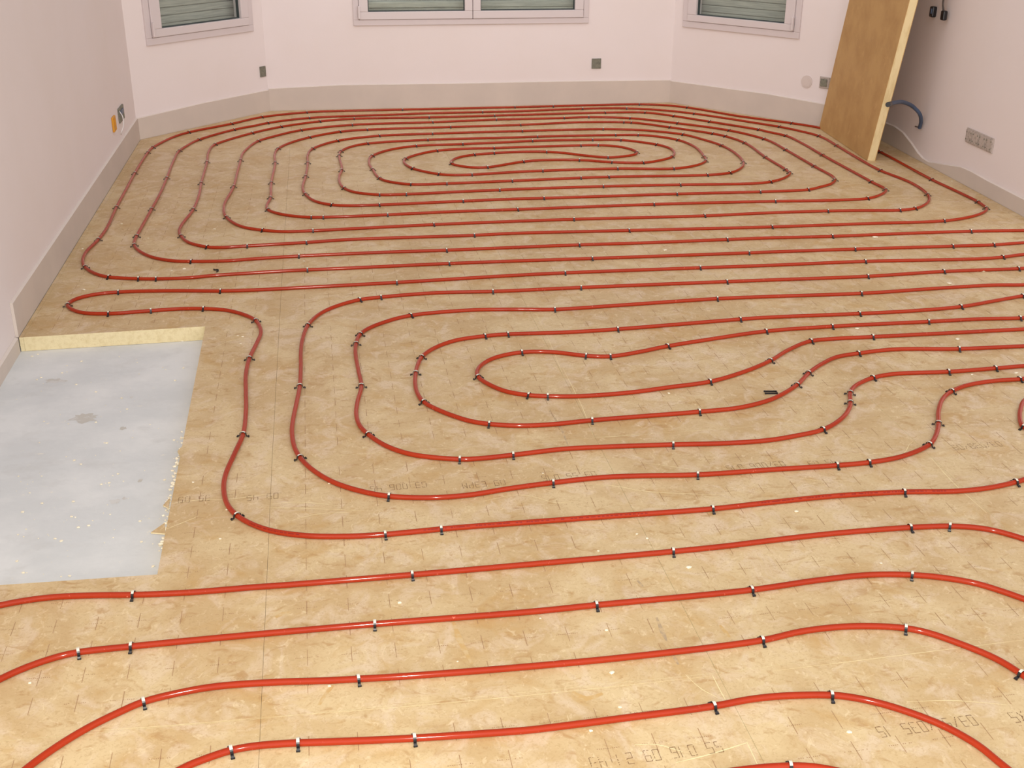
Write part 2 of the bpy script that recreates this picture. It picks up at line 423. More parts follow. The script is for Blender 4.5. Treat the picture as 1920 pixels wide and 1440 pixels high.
# rows of printed characters, upside down as the boards lie
SEG = {'0': 'abcdef', '1': 'bc', '2': 'abged', '3': 'abgcd', '4': 'fgbc', '5': 'afgcd', '6': 'afgedc', '7': 'abc', '8': 'abcdefg', '9': 'abcdfg', 'E': 'afged', 'P': 'abfge', 'M': 'efxybc', 'X': 'uv', 'S': 'afgcd', '/': 'u', ':': 'k', ' ': ''}
PT = {'a': ((0, 2), (1, 2)), 'b': ((1, 2), (1, 1)), 'c': ((1, 1), (1, 0)), 'd': ((0, 0), (1, 0)), 'e': ((0, 0), (0, 1)), 'f': ((0, 1), (0, 2)), 'g': ((0, 1), (1, 1)), 'u': ((0, 0), (1, 2)), 'v': ((0, 2), (1, 0)), 'x': ((0, 2), (.5, 1)), 'y': ((.5, 1), (1, 2)), 'k': ((.5, .6), (.5, 1.4))}
def text_on(body, px, py, size, child='printed_text'):      # characters built of short printed dashes
    bm = bmesh.new(); cw, ch = 0.0118, 0.0155; adv = 0.0185; x0 = -adv*len(body)/2
    for ci, chr_ in enumerate(body):
        for sg in SEG[chr_]:
            (xa, ya), (xb, yb) = PT[sg]; n_ = 5
            for k in range(n_):
                if random.random() < 0.12: continue
                t0, t1 = k/n_, k/n_+0.13
                if sg in 'adg': t1 = k/n_+0.16
                p0 = Vector((x0+ci*adv+cw*(xa+(xb-xa)*t0), ch*(ya+(yb-ya)*t0-1), 0)); p1 = Vector((x0+ci*adv+cw*(xa+(xb-xa)*t1), ch*(ya+(yb-ya)*t1-1), 0))
                d = (p1-p0).normalized(); nn = Vector((-d.y, d.x, 0))*0.0008
                bm.faces.new([bm.verts.new(v) for v in (p0-nn, p1-nn, p1+nn, p0+nn)])
    o = obj(child, bm, M_ink2, ins); p = at(px, py)
    o.location = (p.x-org.x, p.y-org.y, 0.0006); o.rotation_euler = (0, 0, math.pi+PHI+0.02)
for body, px, py in (('55 016 09 21:43', 1228, 1416), ('03/56/035 15', 1735, 1362), ('03 006 45', 745, 913), ('09 E3PM', 905, 908), ('03 55 016', 1065, 893),
                     ('03/006 015', 1415, 874), ('45 03', 1540, 868), ('03/038/09', 1830, 836), ('XS', 1906, 1345), ('35 09', 362, 936), ('09 45', 490, 932)):
    text_on(body, px, py, 0.042)

# pale creases and scratches in the facing
def ribbon(px, wd, name='crease', z=0.0005, m_=None):
    P = catmull([at(x, y) for x, y in px], 0.02); bm = bmesh.new(); L_ = []
    n_ = len(P)
    for i, p in enumerate(P):
        t = (P[min(i+1, n_-1)]-P[max(i-1, 0)]).normalized(); n = Vector((-t.y, t.x, 0)); ww = wd*0.65*(0.35+0.65*math.sin(math.pi*(i+0.5)/n_))*random.uniform(.7, 1.2)/2
        L_.append((bm.verts.new((p.x-n.x*ww-org.x, p.y-n.y*ww-org.y, z)), bm.verts.new((p.x+n.x*ww-org.x, p.y+n.y*ww-org.y, z))))
    for i in range(n_-1): bm.faces.new([L_[i][0], L_[i+1][0], L_[i+1][1], L_[i][1]])
    obj(name, bm, m_ or M_crease, ins)
for px, wd in (([(318, 945), (370, 938), (430, 936), (505, 926)], .004), ([(505, 945), (560, 942), (640, 948)], .003), ([(480, 951), (560, 953), (690, 958)], .003),
               ([(540, 978), (590, 965), (660, 960)], .003), ([(313, 992), (350, 977), (372, 968)], .004), ([(905, 940), (970, 928), (1010, 934), (1040, 943), (1075, 940)], .003),
               ([(1075, 910), (1150, 911), (1200, 920), (1260, 925), (1360, 928)], .004), ([(1190, 902), (1240, 888), (1290, 885)], .0025),
               ([(1205, 868), (1260, 875), (1320, 884)], .003), ([(1440, 867), (1490, 872)], .004), ([(1500, 897), (1560, 905)], .003),
               ([(1600, 857), (1650, 850), (1690, 852), (1706, 832), (1712, 828)], .003), ([(1700, 780), (1760, 774), (1790, 770)], .002),
               ([(1110, 820), (1160, 818), (1200, 813)], .003), ([(1268, 1430), (1330, 1415), (1400, 1393)], .005), ([(1190, 1397), (1230, 1396), (1280, 1410)], .004),
               ([(1285, 1265), (1315, 1292), (1345, 1308)], .003), ([(1336, 1267), (1352, 1298), (1360, 1312)], .004), ([(1700, 1316), (1790, 1314), (1890, 1322)], .003),
               ([(1450, 1258), (1600, 1240), (1830, 1211), (1920, 1200)], .0025), ([(130, 1373), (300, 1362), (487, 1346)], .002), ([(487, 1346), (700, 1330), (1000, 1303), (1334, 1268)], .002),
               ([(1005, 587), (1030, 640), (1060, 715)], .002), ([(1055, 690), (1090, 760), (1112, 815)], .003), ([(1400, 1391), (1410, 1412), (1422, 1438)], .003),
               ([(400, 652), (440, 637), (462, 640)], .003), ([(1745, 858), (1787, 905), (1850, 962)], .004)):
    ribbon(px, wd)
M_smudge = mat('grey_smudge', rgb(176, 154, 124), 0.5, 0.3, var=[(rgb(200, 174, 134), 0.45, 0.6, 60, 5, 1.0, I3)])
for px, wd in (([(1231, 1158), (1240, 1180), (1250, 1202)], .016), ([(1262, 1228), (1272, 1246)], .014), ([(1195, 1088), (1205, 1100)], .014), ([(1030, 770), (1050, 800), (1065, 835)], .012)):
    ribbon(px, wd, 'smudge', 0.0003, M_smudge)
M_stain2 = mat('glue_stain', rgb(200, 166, 112), 0.5, 0.3, var=[(rgb(206, 180, 136), 0.45, 0.6, 40, 5, 1.0, I3)])
for px, wd in (([(850, 1165), (862, 1200), (885, 1245)], .022), ([(517, 1158), (530, 1150), (545, 1148)], .018), ([(1350, 1172), (1368, 1195)], .014), ([(1073, 1298), (1100, 1310), (1130, 1300)], .02), ([(598, 1322), (612, 1300), (625, 1285)], .016)):
    ribbon(px, wd, 'glue_stain', 0.0002, M_stain2)
# torn facing along the cut edge, crumbs of foam
bm = bmesh.new()
for tri in ([(283, 1001), (309, 983), (311, 1003)], [(306, 950), (319, 936), (316, 955)], [(333, 848), (345, 836), (340, 862)]):
    P = [at(x, y, -0.004) for x, y in tri]
    prism(bm, [(p.x-org.x, p.y-org.y) for p in P], -0.0035, 0.0006, 0, 1)
obj('torn_facing', bm, [M_board, M_foam], ins)
def blob(bm, p, r, sq=0.6):
    rr = bmesh.ops.create_icosphere(bm, subdivisions=1, radius=r)
    for v in rr['verts']: v.co = Vector((v.co.x*random.uniform(.7, 1.5), v.co.y*random.uniform(.7, 1.3), v.co.z*sq)) + Vector((p.x, p.y, p.z+r*sq*0.8))
bm = bmesh.new()
for k in range(70):              # along the broken edge
    t = random.uniform(0.42, 0.9); x = 385+(295-385)*t + random.gauss(-3, 2.5); y = 612+(1077-612)*t
    blob(bm, at(x, y, ZS if random.random() < .5 else -0.01), random.uniform(.0025, .006))
for k in range(150):             # strewn over the bare concrete
    x = random.uniform(30, 360); y = random.uniform(665, 1085)
    if x > 380-(y-640)*0.195: continue
    blob(bm, at(x, y, ZS), random.choice([.0012, .0018, .0026, .0045]), 0.5)
for k in range(14): blob(bm, at(random.uniform(328, 348), 638+random.uniform(-2, 3), ZS), random.uniform(.003, .006), 0.5)
tag(obj('foam_crumbs', bm, M_crumb), 'cream foam crumbs strewn over the bare grey concrete patch', 'debris', kind='stuff')
bm = bmesh.new()
for (x, y, r) in ((1640, 446, .012), (1842, 509, .011), (1780, 533, .01), (1607, 617, .007), (1247, 470, .009), (1795, 637, .008), (1905, 700, .006), (345, 505, .008), (157, 544, .007), (155, 467, .005),
                  (455, 632, .005), (446, 630, .004), (451, 645, .004), (1822, 703, .005), (1254, 738, .005), (1018, 888, .003), (1194, 1002, .004), (1213, 1010, .004), (1122, 1034, .004), (413, 1011, .004),
                  (617, 907, .003), (749, 1131, .005), (618, 1287, .004), (496, 1397, .004), (1148, 1262, .006), (1108, 1371, .004), (1163, 1327, .004), (1291, 1065, .007), (1592, 1374, .005), (1652, 1057, .004),
                  (858, 1241, .003), (1013, 1160, .003), (56, 1281, .004), (425, 956, .004), (362, 905, .004), (1137, 1182, .004), (1493, 960, .006)):
    blob(bm, at(x, y, 0), r, 0.45)
for (x, y, r) in ((402, 430, .012), (278, 447, .008), (228, 420, .009), (322, 508, .009), (570, 490, .009), (1785, 340, .012)):
    blob(bm, at(x, y, 0), r*.6, 0.3)
tag(obj('plaster_crumbs', bm, M_crumb), 'small pale crumbs strewn over the tan insulation boards between pipes', 'debris', kind='stuff')

# ------------------------------------------------------------------ heating pipes
PR = 0.0076
far_pipe = [  # one double spiral, traced from one end to the other
 (2150,425),(2000,430),(1920,432),(1820,433.5),(1700,437.5),(1560,443),(1440,446),(1363,449),(1200,455.5),(1086,459),(960,464),(837,469),(717,473),(561,480),(480,485),(425,489),(359,490),(325,489),(287,482.5),(262,471),(252,460),(252,452),(256,443),(284,392.5),(301,361),(312.5,334),(326,300),(335,284),(350,273.5),(372.5,262),(439,243),(480,235),(502,230.5),(580,221),(730,215),(800,212.4),(905,210),(960,208.8),(1092,203.7),(1175,203),(1235,206),(1302,213),(1440,234),(1462,237.5),(1502,246),(1536,255),(1569.5,273),(1590,285.5),(1625,306),(1652,320),(1707,342),(1737,362),(1742,375),(1732,385),(1715,391),(1687,394),(1615,394.5),(1552,395.5),(1440,399),(1321,404.5),(1076,411),(960,415),(813,421),(655,429),(587,432.5),(530,434),(493,431.5),(462,427),(442,420),(425,407.5),(420,397.5),(421,382),(433,360),(439,347),(445,322.5),(451,301),(454,290),(462,280),(484,264.5),(517.5,254.5),(564.5,244),(660.5,234),(811,229),(931,224),(960,223.5),(1057.5,221),(1104,219.5),(1182,221.5),(1271,231),(1368,244.5),(1436,261.5),(1474,281),(1527.5,312),(1560,330),(1566,337.5),(1557.5,345),(1540,350),(1515,355.5),(1440,359),(1269,363.5),(1019.5,371.5),(960,373),(868,377),(711,384),(655,385.5),(623,384),(592,377.5),(572,363),(567.5,351),(573,331),(577,305.5),(577,291),(586,279),(632.5,264),(711,254.5),(811,250.5),(960,246),(1131,242),(1197,243.5),(1235,246.5),(1281,252),(1317,261),(1354,273),(1381,289),(1394,305),(1388,316),(1368,324),(1326,328),(1141,331.5),(960,339),(838,344),(771,345.5),(730,340.5),(712.5,334.5),(699,318),(692,305),(697.5,292.5),(730,281),(780,273.5),(867.5,270),(960,266),(998,264),(1111,262),(1165,262.5),(1232,271),(1255,277.5),(1264,285),(1259.5,294),(1240,300),(1205.5,305),(1148,304),(1087,300),(1022,300),(981,303),(914,313.5),(890,314),(862.5,311),(846,306),(849,300),(862,294.5),(889,290),(926,287),(960,285),(992,284.3),(1025,284.5),(1060,287),(1097,291.5),(1140,295),(1172,292.7),(1190,289.5),(1194,285),(1180,279),(1160,274.8),(1122,272),(1089,272.5),(960,276.3),(926,277.5),(880,278.5),(819,282.5),(785,289),(760,298),(758,305),(775,316),(824,326.5),(850,328),(885,327.3),(960,322.7),(1017.5,320),(1158,316),(1263,316),(1305,310),(1323,302),(1320,293),(1302.5,275),(1272,262.5),(1235,256),(1197,253),(1154,253),(1008,256),(960,257.7),(802,262),(689,269),(660,274.5),(640,283),(636,292),(641,317),(636,331),(637,342),(646,353),(667,360.5),(712,365),(762,364),(868,359),(937,356),(960,355),(1131,349.3),(1275.5,346.3),(1410,344),(1440,341.5),(1467,335),(1481,325),(1472,317),(1436,295),(1397,268),(1361,255.5),(1337,250.5),(1256,238.5),(1184,229.7),(1104,228.7),(1060,230),(976,234),(845,238),(688,243),(637,247),(580,257.5),(542,268.5),(521,279),(515,290),(516,305.5),(510,335),(508,350),(507,371),(500,386),(503,393.5),(525,401),(555,405.5),(584,407.3),(645,406),(727,402.5),(855,396.5),(960,393),(1226,383),(1440,377.5),(1560,375.5),(1626,372),(1650,365.5),(1661,356),(1634.5,341),(1543,291),(1505,269),(1474,254.5),(1440,247),(1423,243),(1331,228),(1264,217.5),(1210,211),(1134,211),(960,215.7),(804.5,220),(664,222.5),(599.5,227.5),(527.5,237.5),(472.5,249.5),(425,263),(401,272),(391,285),(388,304),(377,344),(374,362),(362,393),(340,422.5),(336,434),(340,443),(355,455),(389,463),(412,464),(464,461),(574,454.5),(655,449),(889,441),(960,437.5),(1179,432),(1440,425.5),(1615,419.5),(1770,414),(1815,407.5),(1840,400),(1850,392),(1834.5,379),(1797,360),(1748,337),(1652,285.5),(1590,256),(1534,239),(1485,231),(1440,225),(1385,217.5),(1289,201.5),(1247,197.2),(1199,195.5),(1110,197),(1037,199),(960,201),(755,205.5),(635,208),(575,210.5),(491,219.5),(434,232),(354,248),(325,257),(285,277.5),(276,287.5),(252.5,325),(235,357.5),(218,389),(200,427.5),(184,449.5),(161,473),(155,490),(160,501),(180,513.5),(205,519.5),(260,522.5),(293,522.7),(350,521),(400,516.5),(475,511.5),(542,507.5),(655,502.5),(842,494),(960,489.5),(1110,484.5),(1404.5,474),(1440,472.5),(1603,467),(1786,461.5),(1863,459),(1920,455),(2050,451),(2200,447)]
mid_pipe = [
 (2200,465),(2050,470),(1920,477),(1879.5,482),(1840,485),(1740,487.5),(1622,490),(1440,497.5),(1312.5,502),(1059.5,511.5),(960,516.5),(744,529.5),(587,538),(480,543.5),(414,545.5),(325,545),(222,547.5),(175,552.5),(143,560.5),(127.5,570),(129,576),(142,583),(162,587),(204,588),(283,582.5),(337,579),(382,578.7),(420,581),(450,587.5),(477,599),(487,612),(489,625),(482,642),(467.5,672.5),(461,702),(461,735),(461,772),(455.5,815),(440,850),(423,890),(419.5,915),(426,945),(445,967),(475,984),(512,996),(575,1004.5),(650,1005.7),(722,1002),(827,992),(880,987.5),(980,980),(1130,969),(1336,954),(1440,942.5),(1565,930),(1695,922.5),(1790,921),(1852,915),(1904,904),(1920,899),
 (1975,875),(2010,840),(2000,812),(1950,806),(1920,801),(1914.5,794),(1912,780),(1913.5,767),(1920,752),(1950,735),(2000,725),(2025,712),(1990,704),(1920,710),(1911,711),(1865,714),(1815,722),(1784,734),(1767.5,748),(1759.5,772.5),(1759.5,794),(1755,815),(1742,834),(1690,856),(1629,867),(1569,872.5),(1440,881),(1308,890),(1205,892),(1130,895),(1037,905),(955,916),(880,928),(810,933),(730,930.5),(675,920.5),(625,904),(585,880),(563,858),(552,838),(547.5,810),(549,790),(555,760),(562,724.5),(564,690),(564,660),(567,637),(579,607.5),(603,586.5),(632,573.5),(674,562),(714,557),(817,549),(924,546.3),(960,545),(1089.5,539),(1362.5,528),(1440,525),(1627,518),(1769,509),(1909,503.7),(1920,503),(1990,500),(2045,505),(2050,520),(2000,529),(1920,534),(1865,534.5),(1765,540),(1614.5,550),(1440,556),(1344.5,560),(1158,572.5),(1040,580),(960,580),(880,581.5),(769.5,591.5),(717.5,605),(685,619),(673,630),(667.5,645),(666.5,662.5),(672.5,697),(677.5,724),(670,755),(668,777),(674,797),(687,811.5),(725,836.5),(775,852.5),(862.5,861),(900,859.5),(962,853),(1055,842),(1130,838),(1262,833.5),(1360,831),(1440,825.5),(1490,817.5),(1542.5,805.5),(1577.5,785),(1592.5,765),(1594.5,752),(1594,737),(1603,724),(1636,708.5),(1677.5,701),(1778,697),(1866,690.5),(1920,686),(2000,680),(2045,670),(2040,655),(1990,648),(1920,649),(1798,654),(1677,655),(1609,662.5),(1570,669),(1545,680),(1519,697),(1494,722),(1465,740),(1440,751),(1385,764.5),(1311,772),(1110,788),(1030,796),(972,798),(918,795),(880,789),(825,770),(795,754),(783,738),(778.5,720),(779.5,700),(783,685),(793,667),(817.5,651),(855,638),(909,630),(952,626.5),(1060,623),(1158,617),(1387.5,598.5),(1440,595),(1611,588),(1715,582.5),(1801,575),(1865,564),(1917,555),(1930,554),(1990,553),(2045,563),(2050,580),(2000,590),(1920,596),(1840,598),(1741,603),(1560,612),(1436,621),(1335,635.5),(1251,649),(1197,660),(1144,668),(1099.5,667),(1035,660),(978,660.5),(930,670),(905,682.5),(895,695),(897,707),(917.5,721),(950,734),(992,741),(1027,742.7),(1080,743),(1180,736),(1255,726),(1331,715.5),(1395,697),(1444,676.5),(1477.5,656.5),(1520,639.5),(1565,635),(1636,631.5),(1920,617),(2100,607),(2250,600)]
near_pipe = [
 (-120,1165),(-50,1148),(0,1135),(54,1125),(108,1119),(190,1116),(250,1115.3),(352,1111),(480,1100.7),(520,1098),(772.5,1077.6),(1000,1057.5),(1262,1034),(1360,1024),(1440,1014),(1565,1000),(1706,989),(1781,986.5),(1827.5,989),(1865,995),(1920,1010.5),(1990,1035),(2040,1070),(2050,1110),(2010,1138),(1965,1138),(1920,1123),(1883,1110),(1830,1094),(1767,1083),(1710,1078),(1633,1077.7),(1533,1088),(1409,1106),(1118,1134.5),(1000,1146.5),(703,1170),(480,1189.5),(246,1212),(147,1223),(108,1231.5),(54,1249.5),(0,1273.5),(-60,1308),(-120,1365),(-140,1440),(-110,1500),(-50,1515),(10,1475),(51,1440),(108,1399),(162.5,1366),(217,1338.5),(269,1316),(338.5,1298.5),(406,1287),(520,1279),(615,1276),(672,1273),(759,1268),(1000,1249),(1204,1229),(1429,1200.5),(1500,1184.5),(1567,1176),(1633,1174),(1698,1178),(1740,1186.5),(1800,1207),(1867,1235),(1915,1264),(1980,1312),(2030,1375),(2030,1440),(1985,1475),(1930,1470),(1883,1437),(1833,1397),(1767,1360),(1700,1334),(1647,1318),(1600,1308),(1559,1303.5),(1467,1305),(1405,1311.5),(1338,1324),(1177,1345.5),(1000,1368),(960,1371.5),(777,1384),(670,1389),(559,1393),(520,1395),(474,1399.4),(433,1407),(379,1425),(344,1440),(290,1475),(270,1540),(330,1610),(520,1640),(800,1610),(1050,1540),(1230,1480),(1340,1452),(1420,1440.5),(1467,1437),(1510,1437),(1545,1441),(1620,1460),(1700,1500),(1760,1560)]
PIPES = []
for pts, lab in ((far_pipe, 'red plastic heating pipe coiled in the far spiral before the bay windows'),
                 (mid_pipe, 'red plastic heating pipe looping in the middle beside the bare concrete opening'),
                 (near_pipe, 'red plastic heating pipe crossing the foreground in broad arches')):
    W_ = catmull([at(x, y, PR) for x, y in pts], 0.018)
    o0 = W_[len(W_)//2].copy(); o0.z = 0
    bm = bmesh.new(); tube(bm, [p-o0 for p in W_], PR, 12)
    o = obj('heating_pipe', bm, M_pipe, None, True, o0); tag(o, lab, 'pipe', 'red underfloor heating pipes')
    PIPES.append((o, W_, np.array([[p.x, p.y] for p in W_]), o0))

# printed dashes along the pipe wall (too small to read)
def pipe_print(k, px0, px1, name='printed_marks'):
    o, W_, A_, o0 = PIPES[k]; n0, n1 = sorted((nearest(k, *px0)[0], nearest(k, *px1)[0])); bm = bmesh.new(); s = n0
    P = W_
    i = float(n0)
    while i < n1:
        ln = random.uniform(0.12, 0.5)
        if random.random() < 0.78:
            for a in np.arange(i, i+ln, 0.2):
                a0 = P[int(a)].lerp(P[int(a)+1], a-int(a)); b1 = a+0.13; b0 = P[int(b1)].lerp(P[int(b1)+1], b1-int(b1)); d = (b0-a0).normalized(); sd = Vector((d.y, -d.x, 0))
                if sd.y > 0: sd = -sd
                q = []
                for an in (0.55, 0.95):
                    off = sd*math.cos(an)*(PR+.0002)+Vector((0, 0, math.sin(an)*(PR+.0002))); q.append(off)
                f = bm.faces.new([bm.verts.new(v-o0) for v in (a0+q[0], b0+q[0], b0+q[1], a0+q[1])])
        i += ln+random.uniform(.1, .5)
    c = obj(name, bm, M_pipeink, o); c['kind'] = 'stuff'
M_pipeink = mat('pipe_ink', rgb(120, 20, 18), 0.5, 0.2)
def nearest(k, px, py):
    p = at(px, py, PR); A_ = PIPES[k][2]; d = ((A_-np.array([p.x, p.y]))**2).sum(1); i = int(d.argmin()); return i, math.sqrt(d[i])
pipe_print(1, (800, 995), (1215, 962)); pipe_print(1, (1420, 946), (1770, 922)); pipe_print(1, (700, 925), (880, 928)) if False else None
pipe_print(1, (470, 980), (560, 1003))

# ------------------------------------------------------------------ pipe clips
def clip_mesh():
    bm = bmesh.new(); th = 0.0012; hw = 0.0032
    c = [(-.0185, .0012), (-.0165, .0050), (-.0135, .0022), (-.0105, .0040), (-.0096, .0085)]
    arc = [(-0.0095*math.cos(a), .0083+.0090*math.sin(a)) for a in [math.radians(x) for x in (25, 45, 65, 80, 100, 115, 135, 155)]]
    c = c + arc + [(-y, z) for y, z in c[::-1]]
    rows = []; n = len(c)
    for i, (y, z) in enumerate(c):
        a = Vector(c[max(i-1, 0)]); b_ = Vector(c[min(i+1, n-1)]); t = (b_-a).normalized(); nn = Vector((-t.y, t.x))
        o1 = Vector((y, z))+nn*th; o2 = Vector((y, z))-nn*th*0.5
        rows.append([bm.verts.new((-hw, o1.x, o1.y)), bm.verts.new((hw, o1.x, o1.y)), bm.verts.new((hw, o2.x, max(o2.y, 0.0002))), bm.verts.new((-hw, o2.x, max(o2.y, 0.0002)))])
    for i in range(n-1):
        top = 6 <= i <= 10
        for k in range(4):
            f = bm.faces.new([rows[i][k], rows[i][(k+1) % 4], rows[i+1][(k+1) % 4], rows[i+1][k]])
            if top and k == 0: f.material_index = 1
    bm.faces.new(rows[0][::-1]); bm.faces.new(rows[-1])
    for s in (-1, 1): add_box(bm, (0, s*.0178, .0018), (.0085, .004, .0034), 0, None, .0008)
    bmesh.ops.recalc_face_normals(bm, faces=bm.faces)
    return bm
clipsrc = None; placed = []; CL = []
def place_clips(org_, sc, pts):
    global clipsrc
    for x, y in pts:
        px, py = org_[0]+x/sc, org_[1]+y/sc
        if any(abs(px-a) < 6 and abs(py-b_) < 5 for a, b_ in placed): continue
        if px > 1925: continue
        best = min(((nearest(k, px, py)[1], k) for k in range(3)))
        i, d = nearest(best[1], px, py); q = PIPES[best[1]][1][i]
        n_ = min(i+1, len(PIPES[best[1]][1])-1); t = PIPES[best[1]][1][n_]-PIPES[best[1]][1][max(i-1, 0)]
        if d > 0.09: print('clip off pipe', round(px), round(py), round(d, 3))
        placed.append((px, py))
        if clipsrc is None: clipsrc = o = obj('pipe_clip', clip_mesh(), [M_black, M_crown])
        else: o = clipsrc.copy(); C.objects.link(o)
        o.location = (q.x, q.y, 0.0002); o.rotation_euler = (0, 0, math.atan2(t.y, t.x)+random.gauss(0, .09) + (math.pi if random.random() < .5 else 0))
        CL.append((o, best[1], i))
        lab, grp = (('small black clip pinning down the far spiral of red pipe', 'clips on the far pipe spiral'),
                    ('small black clip pinning down the red pipe loops in the middle', 'clips on the middle pipe loops'),
                    ('black clip pinning down a foreground arch of red pipe', 'clips on the foreground pipe arches'))[best[1]]
        tag(o, lab, 'pipe clip', grp)
place_clips((0,0),4,[(1140,1108),(1110,1145),(1010,1300),(1415,992),(1735,928),(1755,972),(1490,1047),(1350,1130),(1250,1335),(1890,998),(1605,1085),(1553,1215),(1508,1375),(1803,1205),(1757,1400)])
place_clips((480,0),4,[(45,878),(380,842),(1100,822),(88,922),(400,885),(190,950),(478,908),(735,890),(1298,880),(10,1058),(338,975),(722,935),(1325,915),(1805,897),(1785,868),(1700,840),(400,1030),(628,988),(833,972),(1460,952),(165,1117),(145,1222),(113,1372),(425,1117),(610,1057),(925,1018),(1325,1002),(388,1222),(373,1325),(628,1135),(628,1168),(648,1278),(665,1413),(835,1075),(1287,1048),(870,1170),(875,1273),(930,1338),(1200,1092),(1550,1080),(1165,1378),(1433,1376),(1120,1193),(1180,1262),(1355,1128),(1785,1110),(1375,1307),(1620,1308),(1463,1227),(1637,1160),(1785,1148),(1735,1252),(1830,1425)])
place_clips((960,0),4,[(25,805),(310,795),(955,785),(1315,805),(530,818),(860,812),(1370,852),(697,845),(1000,845),(1215,870),(1485,912),(1852,972),(390,885),(575,878),(890,885),(1243,923),(1632,978),(1900,1043),(65,937),(830,922),(895,918),(1185,955),(1507,1005),(1605,1022),(1748,1073),(1905,1180),(68,980),(685,968),(1285,1008),(1575,1093),(1738,1220),(193,1022),(775,1013),(950,1013),(1247,1050),(1440,1178),(1452,1208),(152,1057),(605,1048),(820,1050),(1088,1083),(1198,1177),(518,1090),(650,1088),(935,1143),(262,1137),(720,1178),(85,1213),(508,1202),(752,1217),(982,1220),(230,1280),(792,1265),(1213,1265),(10,1357),(505,1333),(723,1327),(1463,1313),(1633,1298),(683,1397),(1262,1385),(1855,1430)])
place_clips((1440,0),4,[(180,925),(87,950),(383,1020),(518,1092),(848,1280),(137,1018),(412,1163),(778,1363),(883,1423),(135,1125),(350,1247),(503,1350),(130,1272),(170,1297),(20,1365),(300,1425),(848,1142),(1232,1348)])
place_clips((100,360),4,[(473,115),(335,358),(735,130),(625,333),(610,397),(240,565),(422,640),(640,650),(773,653),(1048,133),(960,328),(1157,415),(1458,405),(1897,380),(1036,521),(1845,482),(1897,590),(487,752),(1256,745),(112,850),(415,908),(733,893),(1128,877),(1513,962),(1470,1250),(1300,192),(1573,290),(1628,45),(1610,135)])
place_clips((480,360),4,[(368,15),(927,18),(1127,14),(573,98),(925,93),(1552,70),(417,188),(517,188),(987,170),(428,290),(1332,248),(377,378),(1636,325),(325,483),(1427,438),(377,590),(1447,540),(1057,680),(775,808),(938,790),(1778,748),(397,998),(1158,928),(787,1065),(755,1140),(1715,1082),(1888,1070),(1243,1235),(1205,1355),(1672,1385)])
place_clips((960,360),4,[(238,48),(1235,15),(40,130),(1063,92),(465,205),(1445,178),(877,288),(503,395),(1612,355),(600,498),(1778,455),(398,608),(1410,570),(518,720),(1610,675),(320,882),(1538,803),(792,1030),(1710,955),(72,1208),(558,1237),(735,1235),(1165,1160),(1903,1048),(1475,1422)])
place_clips((1440,360),4,[(48,68),(742,48),(448,142),(990,137),(1102,128),(1190,18),(1578,75),(1640,122),(20,262),(1320,217),(478,330),(1518,295),(652,427),(1383,405),(1693,397),(728,520),(1758,490),(747,633),(1317,598),(1875,577),(698,762),(1910,782),(683,915),(1443,862),(480,1010),(1205,975),(1905,950),(322,1122),(785,1092),(677,1213),(1433,1180),(25,1270),(790,1398),(1352,1355),(1705,1328),(1883,1405),(315,1357)])
place_clips((400,690),4,[(650,138),(1110,143),(1525,35),(1575,253),(222,508),(655,680),(1155,495),(1322,968),(1850,695),(180,1113),(1288,1255),(1708,1215)])
place_clips((880,690),4,[(75,62),(449,215),(588,213),(1803,115),(152,428),(922,400),(1724,332),(328,658),(1527,585),(627,870),(1711,805),(1823,1068),(1527,1385)])
place_clips((1440,660),4,[(215,252),(613,310),(620,385),(410,588),(1278,535),(1375,295),(1210,700),(517,857),(757,832),(1910,565),(1020,1058),(1857,985),(1063,1325),(1363,1310)])
place_clips((0,1050),3.692,[(923,252),(543,645),(908,610),(992,992),(1600,1318)])
place_clips((480,1050),3.692,[(1080,110),(825,455),(708,838),(292,1282),(1097,1250)])
place_clips((960,1050),3.692,[(583,322),(1657,218),(1732,568),(1395,1022)])
place_clips((1400,960),3,[(930,358),(895,660),(478,1040),(1545,925),(265,1432)])
# every clip is told apart by the run of pipe it holds and its place along that run
def proj(p):
    q = np.array([p.x, p.y, p.z-H]); z = q@AF; return 960+F*(q@AR)/z, 720+F*(q@AD)/z
ORD = 'first second third fourth fifth sixth seventh eighth ninth tenth eleventh twelfth thirteenth fourteenth fifteenth sixteenth seventeenth eighteenth nineteenth twentieth'.split()
for k, (xref, what, frm) in enumerate(((1050, 'far spiral', 'from the bay wall'), (1200, 'middle loops', 'counted from behind'), (1480, 'foreground arches', 'counted from behind'))):
    Q = [proj(p) for p in PIPES[k][1]]; run = [0]*len(Q); cur = 0; d = 0; ext = Q[0][0]; exi = 0
    for i, (x, y) in enumerate(Q):
        if d == 0:
            if abs(x-ext) > 100: d = 1 if x > ext else -1; ext = x; exi = i
        elif (x-ext)*d > 0: ext = x; exi = i
        elif (ext-x)*d > 100:
            cur += 1; d = -d
            for q in range(exi, i+1): run[q] = cur
            ext = x; exi = i
        run[i] = cur
    ys = {}
    for i in range(1, len(Q)):
        if (Q[i-1][0]-xref)*(Q[i][0]-xref) <= 0 and Q[i][1] < 1445: ys.setdefault(run[i], Q[i][1])
    order = [r_ for r_, y in sorted(ys.items(), key=lambda t: t[1])]; print(what, len(order))
    byrun = {}
    for o, kk, i in CL:
        if kk == k: byrun.setdefault(run[i], []).append((Q[i][0], o))
    for r_, L_ in byrun.items():
        L_.sort(key=lambda t: t[0])
        for n_, (x, o) in enumerate(L_):
            if r_ in order:
                o['label'] = 'black clip on %s, %s pipe run %s, %s clip from left' % (what, ORD[order.index(r_)], frm, ORD[n_])
            else:
                print('odd run', what, round(x)); o['label'] = 'black clip on the small red pipe bend at the right edge of the photo'
print('clips', len(placed))

